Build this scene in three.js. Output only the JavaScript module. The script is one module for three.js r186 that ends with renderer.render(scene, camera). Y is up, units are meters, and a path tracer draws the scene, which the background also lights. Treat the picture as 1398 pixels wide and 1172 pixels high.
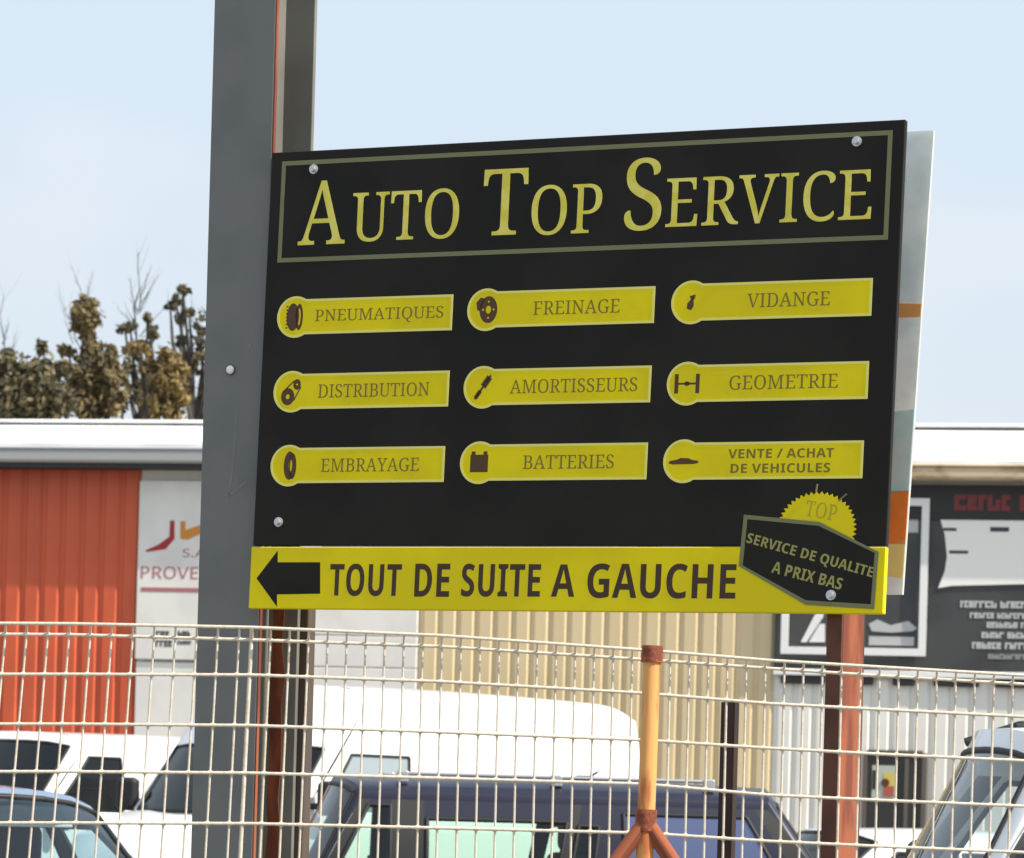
import * as THREE from 'three';
import { mergeGeometries, toCreasedNormals } from 'three/addons/utils/BufferGeometryUtils.js';
import { RoundedBoxGeometry } from 'three/addons/geometries/RoundedBoxGeometry.js';
import { FontLoader } from 'three/addons/loaders/FontLoader.js';
import { TextGeometry } from 'three/addons/geometries/TextGeometry.js';

// ------------------------------------------------------------------ camera, sky, sun, exposure
const EYE = 1.5, FOCAL = 5000, PX = 699, PY = 1120, ROLL = THREE.MathUtils.degToRad(1.6);
const scene = new THREE.Scene();
const camera = new THREE.PerspectiveCamera(THREE.MathUtils.radToDeg(2 * Math.atan(1120 / FOCAL)), 1398 / 1172, 0.1, 3000);
camera.position.set(0, EYE, 0);
camera.rotation.z = ROLL;
camera.setViewOffset(1398, 2240, 0, 0, 1398, 1172);      // a crop out of a taller picture
camera.focus = 9.6;
camera.userData.fStop = 8.5;
camera.updateProjectionMatrix();
const renderer = new THREE.WebGLRenderer({ antialias: true });
renderer.toneMapping = THREE.LinearToneMapping;
renderer.toneMappingExposure = 1.26;
renderer.shadowMap.enabled = true;

const SUN_AZ = THREE.MathUtils.degToRad(64.8), SUN_EL = THREE.MathUtils.degToRad(44);
const sunDir = new THREE.Vector3(Math.sin(SUN_AZ) * Math.cos(SUN_EL), Math.sin(SUN_EL), Math.cos(SUN_AZ) * Math.cos(SUN_EL));
const sun = new THREE.DirectionalLight(new THREE.Color().setRGB(1, 0.92, 0.80), 5.0);
sun.name = 'sun';
sun.position.copy(sunDir).multiplyScalar(120).add(new THREE.Vector3(0, 0, -30));
sun.target.position.set(0, 0, -30);
sun.castShadow = true;
sun.shadow.mapSize.set(2048, 2048);
Object.assign(sun.shadow.camera, { left: -50, right: 50, top: 50, bottom: -50, near: 1, far: 300 });
scene.add(sun, sun.target);

// seeded noise
function rng(seed) { let s = seed >>> 0; return () => { s = (s + 0x6d2b79f5) | 0; let t = Math.imul(s ^ (s >>> 15), 1 | s); t = (t + Math.imul(t ^ (t >>> 7), 61 | t)) ^ t; return ((t ^ (t >>> 14)) >>> 0) / 4294967296; }; }
const hash = (x, y, s) => { let h = Math.imul(x, 374761393) ^ Math.imul(y, 668265263) ^ Math.imul(s, 2147483647 ^ 0x5bd1e995); h = Math.imul(h ^ (h >>> 13), 1274126177); return ((h ^ (h >>> 16)) >>> 0) / 4294967296; };
function vnoise(x, y, s, wx, wy) {           // value noise that tiles every wx, wy cells
  const ix = Math.floor(x), iy = Math.floor(y), fx = x - ix, fy = y - iy, m = (a, n) => ((a % n) + n) % n;
  const u = fx * fx * (3 - 2 * fx), v = fy * fy * (3 - 2 * fy);
  const a = hash(m(ix, wx), m(iy, wy), s), b = hash(m(ix + 1, wx), m(iy, wy), s), c = hash(m(ix, wx), m(iy + 1, wy), s), d = hash(m(ix + 1, wx), m(iy + 1, wy), s);
  return (a + (b - a) * u) * (1 - v) + (c + (d - c) * u) * v;
}
function fbm(x, y, s, wx, wy, oct = 4) { let t = 0, a = 0.5, n = 0; for (let i = 0; i < oct; i++) { t += a * vnoise(x, y, s + i, wx, wy); n += a; a *= 0.5; x *= 2; y *= 2; wx *= 2; wy *= 2; } return t / n; }
const smooth = THREE.MathUtils.smoothstep, lerp = THREE.MathUtils.lerp, clamp = THREE.MathUtils.clamp;

{ // clear pale spring sky with a few faint clouds, air only
  const W = 1024, H = 512, data = new Float32Array(W * H * 4);
  for (let j = 0; j < H; j++) {
    const el = ((j + 0.5) / H - 0.5) * Math.PI, y = Math.sin(el);
    for (let i = 0; i < W; i++) {
      const az = ((i + 0.5) / W - 0.5) * 2 * Math.PI, x = Math.cos(az) * Math.cos(el), z = Math.sin(az) * Math.cos(el);
      const t = smooth(y, 0, 0.24), t2 = smooth(y, 0.2, 1), c = clamp(x * sunDir.x + y * sunDir.y + z * sunDir.z, -1, 1);
      let r = lerp(lerp(0.60, 0.54, t), 0.47, t2), g = lerp(lerp(0.65, 0.64, t), 0.56, t2), b = lerp(lerp(0.685, 0.74, t), 0.69, t2);
      const glow = 0.55 * Math.exp((c - 1) * 14) + 0.12 * Math.exp((c - 1) * 2.5);
      const n = fbm(i / W * 48, j / H * 40, 7, 48, 40, 5), cl = smooth(n, 0.5, 0.8) * 0.55 * smooth(y, 0.0, 0.08);
      r += glow; g += glow * 0.96; b += glow * 0.9;
      r = lerp(r, 0.70, cl); g = lerp(g, 0.715, cl); b = lerp(b, 0.77, cl);
      if (y < 0) { r = 0.16; g = 0.16; b = 0.15; }
      data.set([r, g, b, 1], (j * W + i) * 4);
    }
  }
  const sky = new THREE.DataTexture(data, W, H, THREE.RGBAFormat, THREE.FloatType);
  sky.mapping = THREE.EquirectangularReflectionMapping;
  sky.magFilter = sky.minFilter = THREE.LinearFilter; sky.needsUpdate = true;
  scene.background = sky; scene.environment = sky;
  scene.backgroundIntensity = 1; scene.environmentIntensity = 1;
}

// ------------------------------------------------------------------ helpers
const V = (x, y, z) => new THREE.Vector3(x, y, z);
const used = new Map();
function numbered(n) { const k = used.get(n) ?? 0; used.set(n, k + 1); return k ? n + '_' + String(k).padStart(3, '0') : n; }
function tag(o, label, category, group, kind) { Object.assign(o.userData, { label }); if (category) o.userData.category = category; if (group) o.userData.group = group; if (kind) o.userData.kind = kind; return o; }
function thing(name, label, category, pos = [0, 0, 0], ry = 0, group) { const o = new THREE.Group(); o.name = numbered(name); o.position.set(...pos); o.rotation.y = ry; scene.add(o); o.updateMatrixWorld(true); return tag(o, label, category, group); }
function mesh(name, geo, mat, parent, label) { if (Array.isArray(geo)) geo = merge(geo); const m = new THREE.Mesh(geo, mat); m.name = parent === scene ? numbered(name) : name; m.castShadow = m.receiveShadow = true; if (label) m.userData.label = label; parent.add(m); return m; }
function merge(list) { return mergeGeometries(list.map((g) => { let h = g.index ? g.toNonIndexed() : g; for (const k of Object.keys(h.attributes)) if (!['position', 'normal', 'uv', 'color'].includes(k)) h.deleteAttribute(k); if (!h.attributes.uv) uvBox(h); return h; }), false); }
function uvBox(g) { // uv in metres from the dominant axis
  const p = g.attributes.position, n = g.attributes.normal, uv = new Float32Array(p.count * 2);
  for (let i = 0; i < p.count; i++) { const ax = Math.abs(n.getX(i)), ay = Math.abs(n.getY(i)), az = Math.abs(n.getZ(i)); if (az >= ax && az >= ay) uv.set([p.getX(i), p.getY(i)], i * 2); else if (ax >= ay) uv.set([p.getZ(i) + 0.37, p.getY(i)], i * 2); else uv.set([p.getX(i), p.getZ(i)], i * 2); }
  g.setAttribute('uv', new THREE.BufferAttribute(uv, 2)); return g;
}
function box(w, h, d, x = 0, y = 0, z = 0, r = 0) { const g = r ? new RoundedBoxGeometry(w, h, d, 2, Math.min(r, w / 2.01, h / 2.01, d / 2.01)) : new THREE.BoxGeometry(w, h, d); g.translate(x, y, z); return uvBox(g.index ? g.toNonIndexed() : g); }
function bar(a, b, r0, r1 = r0, n = 6) { const d = b.clone().sub(a), l = d.length(), g = new THREE.CylinderGeometry(r1, r0, l, n, 1); g.translate(0, l / 2, 0); g.applyQuaternion(new THREE.Quaternion().setFromUnitVectors(V(0, 1, 0), d.normalize())); g.translate(a.x, a.y, a.z); return g.toNonIndexed(); }
function ext(pts, depth, z = 0, holes = []) { const s = new THREE.Shape(pts.map((p) => new THREE.Vector2(p[0], p[1]))); for (const h of holes) s.holes.push(new THREE.Path(h.map((p) => new THREE.Vector2(p[0], p[1])))); const g = new THREE.ExtrudeGeometry(s, { depth, bevelEnabled: false, curveSegments: 16 }); g.translate(0, 0, z); return uvBox(g); }
function upright(pts, h, y0 = 0) { const g = ext(pts.map((p) => [p[0], -p[1]]), h); g.rotateX(-Math.PI / 2); g.translate(0, y0, 0); return uvBox(g); } // a plan (x, z) raised to height h
// lettering too small to read: letter-like strokes filling the box
function strokes(seed, x0, y0, x1, y1, z, d, gap = 0.08) { const r = rng(seed), h = y1 - y0, t = h * 0.3, gs = []; let x = x0, k = 0; const b = (a0, b0, a1, b1) => gs.push(ext([[a0, b0], [a1, b0], [a1, b1], [a0, b1]], d, z)); while (x < x1 - h * 0.5) { const w = h * (0.5 + r() * 0.3), q = r(); b(x, y0, x + t, y1); if (q < 0.7) b(x + t, y1 - t, x + w, y1); if (q > 0.25) b(x + t, y0, x + w, y0 + t); if (q > 0.4 && q < 0.85) b(x + t, y0 + h * 0.42, x + w * 0.9, y0 + h * 0.42 + t); if (q > 0.6) b(x + w - t, y0 + t, x + w, y1 - t); x += w + h * gap; if (++k > 4 && r() < 0.3) { x += h * 0.5; k = 0; } } return gs; }
const circle = (x, y, rx, ry = rx, n = 28) => Array.from({ length: n }, (_, i) => [x + rx * Math.cos(i / n * 2 * Math.PI), y + ry * Math.sin(i / n * 2 * Math.PI)]);

// where a line of sight of the photograph meets a plane or a distance
function ray(px, py) { return V((px - PX) / FOCAL, (PY - py) / FOCAL, -1).applyAxisAngle(V(0, 0, 1), ROLL); }
function at(px, py, depth) { return ray(px, py).multiplyScalar(depth).add(V(0, EYE, 0)); }
function on(group, px, py, z = 0) { group.updateMatrixWorld(true); const inv = group.matrixWorld.clone().invert(), o = V(0, EYE, 0).applyMatrix4(inv), d = ray(px, py).transformDirection(inv); const t = (z - o.z) / d.z; return [o.x + d.x * t, o.y + d.y * t]; }

// ------------------------------------------------------------------ materials
function noiseTex(size, seed, fn, srgb = true) { // fn(u, v) -> [r, g, b] linear 0..1
  const d = new Uint8Array(size * size * 4), enc = (c) => 255 * clamp(srgb ? (c <= 0.0031308 ? c * 12.92 : 1.055 * Math.pow(c, 1 / 2.4) - 0.055) : c, 0, 1);
  for (let j = 0; j < size; j++) for (let i = 0; i < size; i++) { const c = fn(i / size, j / size, seed); d.set([enc(c[0]), enc(c[1]), enc(c[2]), 255], (j * size + i) * 4); }
  const t = new THREE.DataTexture(d, size, size, THREE.RGBAFormat); t.wrapS = t.wrapT = THREE.RepeatWrapping; t.magFilter = THREE.LinearFilter; t.minFilter = THREE.LinearMipmapLinearFilter; t.generateMipmaps = true; if (srgb) t.colorSpace = THREE.SRGBColorSpace; t.needsUpdate = true; return t;
}
const mixc = (a, b, t) => a.map((x, i) => x + (b[i] - x) * t);
function surf({ c, c2, rough = 0.7, metal = 0, seed = 1, scale = [2, 2], cells = [6, 6], amount = 1, sharp = [0.35, 0.7], coat = 0, size = 256, bump = 0 }) {
  const map = noiseTex(size, seed, (u, v) => mixc(c, c2 ?? c.map((x) => x * 0.8), amount * smooth(fbm(u * cells[0], v * cells[1], seed, cells[0], cells[1], 5), sharp[0], sharp[1])));
  map.repeat.set(1 / scale[0], 1 / scale[1]);
  const m = new (coat ? THREE.MeshPhysicalMaterial : THREE.MeshStandardMaterial)({ map, roughness: rough, metalness: metal });
  if (coat) { m.clearcoat = coat; m.clearcoatRoughness = 0.06; }
  if (bump) { const b = noiseTex(128, seed + 40, (u, v) => { const n = fbm(u * 16, v * 16, seed + 40, 16, 16, 3); return [n, n, n]; }, false); b.repeat.set(1 / scale[0], 1 / scale[1]); m.bumpMap = b; m.bumpScale = bump; }
  return m;
}
const flat = (m, k = 0.25) => { const p = new THREE.MeshPhysicalMaterial({ map: m.map, roughness: m.roughness, specularIntensity: k }); return p; };
const translucent = (m) => new THREE.MeshPhysicalMaterial({ map: m.map, roughness: 0.95, transmission: 0.5, thickness: 0, specularIntensity: 0.4 });
const plain = (c, rough = 0.6, metal = 0) => new THREE.MeshStandardMaterial({ color: new THREE.Color().setRGB(...c), roughness: rough, metalness: metal });
const M = {
  asphalt: surf({ c: [0.21, 0.20, 0.185], c2: [0.15, 0.143, 0.13], rough: 0.95, seed: 3, scale: [6, 6], cells: [10, 10] }),
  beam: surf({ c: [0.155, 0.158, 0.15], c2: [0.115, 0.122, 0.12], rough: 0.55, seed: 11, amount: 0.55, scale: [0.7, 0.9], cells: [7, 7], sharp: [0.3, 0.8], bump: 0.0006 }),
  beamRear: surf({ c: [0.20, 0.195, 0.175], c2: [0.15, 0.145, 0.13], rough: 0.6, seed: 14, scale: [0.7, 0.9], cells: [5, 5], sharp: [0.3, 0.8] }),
  rust: surf({ c: [0.30, 0.085, 0.035], c2: [0.17, 0.042, 0.02], rough: 0.85, seed: 21, scale: [0.5, 1.4], cells: [7, 6], sharp: [0.35, 0.62], bump: 0.0008 }),
  rustDark: surf({ c: [0.034, 0.014, 0.010], c2: [0.012, 0.008, 0.007], rough: 0.85, seed: 22, scale: [0.4, 1], cells: [6, 6] }),
  ochre: surf({ c: [0.70, 0.35, 0.11], c2: [0.44, 0.14, 0.04], rough: 0.8, seed: 23, scale: [1, 0.35], cells: [5, 6], sharp: [0.45, 0.72], bump: 0.0006 }),
  rustShaded: surf({ c: [0.12, 0.045, 0.026], c2: [0.07, 0.03, 0.02], rough: 0.85, seed: 26, scale: [0.4, 0.6], cells: [6, 6] }),  // darker copy of rust, with the shade put into its colour
  darkSteel: surf({ c: [0.075, 0.06, 0.05], c2: [0.10, 0.065, 0.045], rough: 0.7, seed: 24, scale: [0.4, 1], cells: [6, 6] }),
  signBlack: flat(surf({ c: [0.0115, 0.0105, 0.0075], c2: [0.0165, 0.015, 0.0115], rough: 0.5, seed: 31, scale: [1.2, 1.2], cells: [5, 5], size: 256 }), 0.32),
  signYellow: flat(surf({ c: [0.78, 0.64, 0.004], c2: [0.71, 0.58, 0.006], rough: 0.55, seed: 32, scale: [0.9, 0.9], cells: [6, 6], size: 256 }), 0.35),
  signPale: plain([0.76, 0.70, 0.17], 0.5),
  letterPale: surf({ c: [0.74, 0.66, 0.12], c2: [0.66, 0.57, 0.05], rough: 0.5, seed: 33, scale: [0.2, 0.2], cells: [6, 6], size: 128 }),
  olive: plain([0.16, 0.165, 0.07], 0.55),
  inkBrown: plain([0.045, 0.018, 0.004], 0.6),
  inkOlive: plain([0.20, 0.145, 0.006], 0.6),
  inkIcon: plain([0.075, 0.03, 0.006], 0.6),
  inkGrey: plain([0.20, 0.15, 0.05], 0.6),
  zinc: plain([0.55, 0.56, 0.57], 0.35, 0.6),
  wire: surf({ c: [0.72, 0.665, 0.57], c2: [0.52, 0.43, 0.31], rough: 0.5, metal: 0.1, seed: 35, scale: [0.2, 0.2], cells: [8, 8], size: 128 }),
  orange: surf({ c: [0.66, 0.115, 0.042], c2: [0.59, 0.10, 0.038], rough: 0.5, seed: 41, scale: [2.5, 4], cells: [5, 6] }),
  white: surf({ c: [0.85, 0.82, 0.75], c2: [0.77, 0.74, 0.67], rough: 0.55, seed: 42, scale: [3, 4], cells: [8, 6] }),
  whiteBoard: surf({ c: [0.83, 0.80, 0.74], c2: [0.76, 0.735, 0.68], rough: 0.5, seed: 43, scale: [2, 3], cells: [6, 6] }),
  beige: surf({ c: [0.74, 0.59, 0.35], c2: [0.67, 0.53, 0.31], rough: 0.55, seed: 44, scale: [2.5, 4], cells: [6, 5] }),
  tan: surf({ c: [0.62, 0.49, 0.33], c2: [0.40, 0.28, 0.16], rough: 0.7, seed: 45, scale: [1.6, 0.6], cells: [7, 4], sharp: [0.45, 0.75] }),
  gutter: plain([0.42, 0.42, 0.41], 0.45, 0.2),
  roof: surf({ c: [0.84, 0.84, 0.83], c2: [0.74, 0.74, 0.73], rough: 0.5, seed: 46, scale: [5, 3], cells: [8, 5] }),
  fascia: surf({ c: [0.045, 0.046, 0.046], c2: [0.06, 0.06, 0.06], rough: 0.5, seed: 47, scale: [2, 2], cells: [5, 5] }),
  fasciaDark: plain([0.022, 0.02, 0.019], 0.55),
  printWhite: plain([0.85, 0.84, 0.82], 0.55),
  fadedGrey: plain([0.30, 0.30, 0.29], 0.6),
  printGrey: plain([0.52, 0.52, 0.51], 0.55),
  printRed: plain([0.20, 0.028, 0.03], 0.55),
  shopDark: plain([0.03, 0.027, 0.025], 0.35),
  rubber: plain([0.012, 0.012, 0.013], 0.6),
  tyre: plain([0.02, 0.02, 0.02], 0.9),
  alloy: plain([0.5, 0.5, 0.52], 0.35, 0.7),
  seat: plain([0.05, 0.05, 0.055], 0.9),
  cabin: plain([0.03, 0.03, 0.032], 0.8),
  lens: new THREE.MeshPhysicalMaterial({ color: 0xffffff, roughness: 0.05, metalness: 0.2, clearcoat: 1 }),
  lampRed: new THREE.MeshPhysicalMaterial({ color: new THREE.Color().setRGB(0.4, 0.02, 0.02), roughness: 0.15, clearcoat: 1 }),
};
const glass = (c, rough = 0.02) => new THREE.MeshPhysicalMaterial({ color: new THREE.Color().setRGB(...c), transmission: 1, thickness: 0, roughness: rough, ior: 1.5 });
M.glassMint = glass([0.64, 0.785, 0.715]);
M.glassTeal = glass([0.68, 0.82, 0.83]);
M.glassDark = glass([0.22, 0.26, 0.27]);
M.glassBlue = new THREE.MeshPhysicalMaterial({ color: new THREE.Color().setRGB(0.13, 0.155, 0.27), metalness: 0.6, roughness: 0.14 });
M.glassMirror = new THREE.MeshPhysicalMaterial({ color: new THREE.Color().setRGB(0.56, 0.62, 0.62), metalness: 0.75, roughness: 0.12 });
M.glassStrip = glass([0.16, 0.22, 0.38]);
M.glassClear = glass([0.84, 0.90, 0.90]);
const paint = (c, rough = 0.32, metal = 0) => { const m = new THREE.MeshPhysicalMaterial({ color: new THREE.Color().setRGB(...c), roughness: rough, metalness: metal, clearcoat: 0.8, clearcoatRoughness: 0.08 }); return m; };
M.paintWhite = paint([0.82, 0.82, 0.81], 0.45);
M.paintNavy = paint([0.014, 0.015, 0.034], 0.42); M.paintNavy.clearcoat = 0.25; M.paintNavy.specularIntensity = 0.6;
M.paintSilver = paint([0.80, 0.80, 0.79], 0.42, 0);
M.paintBlue = paint([0.20, 0.27, 0.38], 0.35, 0.3);

const serif = await new FontLoader().loadAsync('fonts/droid/droid_serif_regular.typeface.json');
const serifBold = await new FontLoader().loadAsync('fonts/droid/droid_serif_bold.typeface.json');
const sansBold = await new FontLoader().loadAsync('fonts/droid/droid_sans_bold.typeface.json');
const sans = await new FontLoader().loadAsync('fonts/droid/droid_sans_regular.typeface.json');
// lettering fitted into the box x0..x1, y0..y1 (tracking spreads the letters)
function words(str, font, x0, y0, x1, y1, z, depth = 0.0012) {
  const g = new TextGeometry(str, { font, size: 1, depth: 1, curveSegments: 6, bevelEnabled: false });
  g.computeBoundingBox(); const b = g.boundingBox;
  g.translate(-b.min.x, -b.min.y, 0); g.scale((x1 - x0) / (b.max.x - b.min.x), (y1 - y0) / (b.max.y - b.min.y), depth); g.translate(x0, y0, z);
  return uvBox(g.index ? g.toNonIndexed() : g);
}

// ------------------------------------------------------------------ ground
{
  const g = new THREE.PlaneGeometry(1600, 1600); g.rotateX(-Math.PI / 2); uvBox(g);
  tag(mesh('ground', g, M.asphalt, scene), 'grey asphalt of the yard and street below the vehicles', null, null, 'structure');
}

// ------------------------------------------------------------------ industrial building
const PHI = THREE.MathUtils.degToRad(12);
const bld = thing('industrial_building', 'long low workshop building with orange, beige and white ribbed cladding under a white roof', 'building', [0, 0, -50], -PHI);
{
  const U = (px, py) => on(bld, px, py)[0], Y = (px, py) => on(bld, px, py)[1];
  const uL = U(-260, 800), uR = U(1640, 800), uMid = U(760, 640);
  const uOr = U(187, 820), uB0 = U(427, 880), uB1 = U(570, 880), uBe = U(1056, 900);
  mesh('wall', box(uR - uL, 6.3, 6.6, (uL + uR) / 2, 3.15, -3.36), M.white, bld);
  // ribbed sheets: one strip per rib
  const strip = (w, h) => upright([[0.002, 0], [0.002, 0.014], [w * 0.16, 0.014], [w * 0.26, 0.04], [w * 0.86, 0.04], [w * 0.96, 0.014], [w - 0.002, 0.014], [w - 0.002, 0]], h);
  const sheets = (u0, u1, y0, y1, n, mat, label) => { const w = (u1 - u0) / n, g = strip(w, y1 - y0), vs = [1, 0.965, 0.985, 0.94].map((k) => { const c = mat.clone(); c.color.setScalar(k); return c; }), r = rng(n * 7 + 3); for (let i = 0; i < n; i++) { const m = mesh('cladding_strip', g, vs[Math.floor(r() * 4)], bld, label); m.position.set(u0 + i * w, y0, -0.055); } };
  const wOr = (uOr - U(0, 820)) / 7;
  sheets(uOr - 17 * wOr, uOr, 0.1, 6.24, 17, M.orange, 'orange ribbed cladding strip');
  sheets(uB1 + 0.02, uBe, 0.1, 6.05, 19, M.beige, 'beige ribbed cladding strip');
  sheets(uBe + 0.02, uBe + 0.02 + 20 * 0.262, 0.1, 3.5, 20, M.white, 'white ribbed cladding strip');
  // white board with the angular logo, and the plain panel below it
  const b0 = U(189, 760), b1 = U(352, 760), yT = Y(230, 657), yM = Y(230, 901);
  mesh('sign_panel', box(b1 - b0, yT - yM, 0.05, (b0 + b1) / 2, (yT + yM) / 2, 0.02, 0.008), M.whiteBoard, bld, 'white panel with a red and orange angular logo');
  const zP = 0.046, P = (x, y) => on(bld, x, y, zP);
  const sp = bld.children[bld.children.length - 1];
  mesh('logo', ext([[232, 711], [238, 711], [238, 736], [226, 750], [200, 754], [198, 752], [216, 744], [231, 733]].map((q) => P(...q)), 0.004, zP), plain([0.40, 0.02, 0.025], 0.5), sp);
  mesh('logo', ext([[246, 712], [253, 712], [253, 724], [282, 714], [290, 722], [256, 737], [246, 736]].map((q) => P(...q)), 0.004, zP), plain([0.66, 0.26, 0.03], 0.5), sp);
  const redInk = plain([0.42, 0.16, 0.17], 0.6);
  { const a = P(192, 790), b = P(322, 775), c = P(249, 761), d = P(280, 750); mesh('lettering', words('PROVENCE', sans, a[0], a[1], b[0], b[1], zP, 0.003), redInk, sp); mesh('lettering', words('S.A', sans, c[0], c[1], d[0], d[1], zP, 0.003), redInk, sp); }
  { const a = P(192, 808), b = P(322, 804); mesh('rule', ext([[a[0], a[1]], [b[0], a[1]], [b[0], b[1]], [a[0], b[1]]], 0.003, zP), redInk, sp); }
  { const a = P(212, 883), b = P(231, 862), c = P(242, 880), d = P(262, 862); const dk = plain([0.10, 0.095, 0.09], 0.6); mesh('lettering', [...strokes(97, a[0], (a[1] + b[1]) / 2 + 0.02, b[0] + 0.04, b[1], zP, 0.003), ...strokes(98, a[0], a[1], b[0] + 0.04, (a[1] + b[1]) / 2 - 0.02, zP, 0.003), ...strokes(99, c[0], (a[1] + b[1]) / 2 + 0.02, d[0], d[1], zP, 0.003), ...strokes(100, c[0], c[1], d[0], (a[1] + b[1]) / 2 - 0.02, zP, 0.003)], dk, sp); }
  mesh('lower_panel', box(b1 - b0 - 0.02, yM - 0.16, 0.03, (b0 + b1) / 2, (yM - 0.02) / 2 + 0.05, 0.0, 0.006), M.whiteBoard, bld);
  // white sectional door made of wide boards
  { const n = 9, y1 = 4.42, h = 0.44; for (let i = 0; i < n; i++) { mesh('door_panel', box(uB1 - uB0 + 1.1, h - 0.012, 0.05, (uB0 - 1.1 + uB1) / 2, y1 - h * (i + 0.5), 0.01, 0.012), M.whiteBoard, bld); } mesh('wall_panel', box(uB1 - uB0 + 1.1, 6.24 - y1 - 0.01, 0.04, (uB0 - 1.1 + uB1) / 2, (6.24 + y1) / 2, -0.01), M.whiteBoard, bld); }
  // roof slope, ridge and gutters
  const slope = (u0, u1, v0) => { const rise = 7.24 - v0, run = 3.3; const g = new THREE.BufferGeometry(), q = [[u0, v0, 0.32], [u1, v0, 0.32], [u1, 7.24, -run], [u0, 7.24, -run], [u0, 6.3, -7.0], [u1, 6.3, -7.0]], t = 0.09, pos = []; const quad = (a, b, c, d) => pos.push(...a, ...b, ...c, ...a, ...c, ...d); const lo = q.map(([x, y, z]) => [x, y - t, z]);
    quad(q[0], q[1], q[2], q[3]); quad(q[3], q[2], q[5], q[4]); quad(lo[1], lo[0], lo[3], lo[2]); quad(lo[2], lo[3], lo[4], lo[5]); quad(lo[0], lo[1], q[1], q[0]); quad(lo[4], q[4], q[5], lo[5]); quad(lo[0], q[0], q[3], lo[3]); quad(lo[3], q[3], q[4], lo[4]); quad(q[1], lo[1], lo[2], q[2]); quad(q[2], lo[2], lo[5], q[5]);
    g.setAttribute('position', new THREE.Float32BufferAttribute(pos, 3)); g.computeVertexNormals(); return uvBox(g); };
  const rl = mesh('roof', slope(uL - 0.2, uMid, 6.58), M.roof, bld), rr = mesh('roof', slope(uMid + 0.004, uR + 0.2, 6.42), M.roof, bld);
  mesh('ridge_cap', [box(uR - uL + 0.4, 0.05, 0.5, (uL + uR) / 2, 7.262, -3.3, 0.02)], M.roof, rl);
  mesh('gutter', [box(uMid - uL, 0.2, 0.2, (uL + uMid) / 2, 6.40, 0.30, 0.05), box(uMid - uL, 0.035, 0.23, (uL + uMid) / 2, 6.50, 0.30, 0.015)], M.gutter, bld, 'grey metal gutter');
  mesh('painted_eaves_shadow', box(uMid - uL, 0.06, 0.3, (uL + uMid) / 2, 6.262, 0.2), M.fasciaDark, bld);  // dark strip standing in for the shadow cast under the gutter
  mesh('gutter', [box(uR - uMid - 0.01, 0.18, 0.2, (uR + uMid) / 2, 6.25, 0.30, 0.05), box(uR - uMid - 0.01, 0.035, 0.24, (uR + uMid) / 2, 6.345, 0.30, 0.015)], M.tan, bld, 'tan stained gutter');
  // dark shop fascia on the right
  const f0 = U(1060, 800), f1 = uR, fT = 6.12, fB = Y(1180, 915), zF = 0.06;
  const fa = mesh('fascia', box(f1 - f0, fT - fB, 0.12, (f0 + f1) / 2, (fT + fB) / 2, 0.0), M.fascia, bld, 'dark shop fascia with white framed sign');
  mesh('header', box(f1 - f0, 0.46, 0.03, (f0 + f1) / 2, fT - 0.235, zF + 0.016), M.fasciaDark, fa);
  const Q = (x, y) => on(bld, x, y, zF + 0.035), rect = (x0, y0, x1, y1, z, d = 0.01) => { const a = Q(x0, y1), b = Q(x1, y0); return ext([[a[0], a[1]], [b[0], a[1]], [b[0], b[1]], [a[0], b[1]]], d, z); };
  { const a = Q(1066, 893), b = Q(1270, 681), t = 0.1; mesh('sign_frame', ext([[a[0], a[1]], [b[0], a[1]], [b[0], b[1]], [a[0], b[1]]], 0.03, zF + 0.034, [[[a[0] + t, a[1] + t], [b[0] - t, a[1] + t], [b[0] - t, b[1] - t], [a[0] + t, b[1] - t]]]), M.printWhite, fa); }
  mesh('emblem', ext([[1093, 877], [1101, 877], [1124, 842], [1124, 832], [1112, 840]].map((q) => Q(...q)), 0.008, zF + 0.002), M.printWhite, fa); mesh('emblem', ext([[1104, 877], [1126, 877], [1126, 852], [1119, 852]].map((q) => Q(...q)), 0.007, zF + 0.002), M.printWhite, fa);
  mesh('lettering', ext([[1186, 852], [1198, 846], [1216, 854], [1240, 848], [1252, 858], [1246, 862], [1216, 864], [1190, 862]].map((q) => Q(...q)), 0.008, zF + 0.002), M.printGrey, fa); mesh('lettering', rect(1186, 870, 1248, 881, zF + 0.002, 0.006), M.printGrey, fa); mesh('lettering', rect(1238, 709, 1254, 727, zF + 0.002, 0.006), M.printGrey, fa);
  { const a = Q(1303, 697), b = Q(1470, 677); mesh('lettering', strokes(81, a[0], a[1], b[0], b[1], zF + 0.032, 0.006), M.printRed, fa); }
  mesh('notice_panel', [ext([[1283, 706], [1470, 708], [1470, 796], [1300, 800], [1281, 803], [1290, 780], [1293, 760], [1290, 730]].map((q) => Q(...q)), 0.02, zF + 0.002)], plain([0.92, 0.90, 0.84], 0.6), fa, 'pale worn notice panel');
  for (const q of [[1288, 721, 1306, 725], [1352, 720, 1378, 726], [1296, 752, 1322, 756]]) mesh('mark', rect(...q, zF + 0.0225, 0.003), M.fascia, fa);
  [[1311, 826, 7], [1324, 841, 6], [1347, 854, 6.4], [1340, 868, 6.4], [1327, 882, 7.4], [1349, 897, 5.6]].forEach(([x, y, h], i) => { const a = Q(x, y + h / 2), b = Q(1465 - (i * 37) % 50, y - h / 2); mesh('lettering', strokes(90 + i, a[0], a[1], b[0], b[1], zF + 0.002, 0.006), i === 5 ? M.fadedGrey : M.printGrey, fa); });
  // ledge under the fascia, a door and its poster
  mesh('ledge', [box(f1 - f0, 0.09, 0.13, (f0 + f1) / 2, fB - 0.045, 0.015, 0.01), ], M.printWhite, bld);
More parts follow.
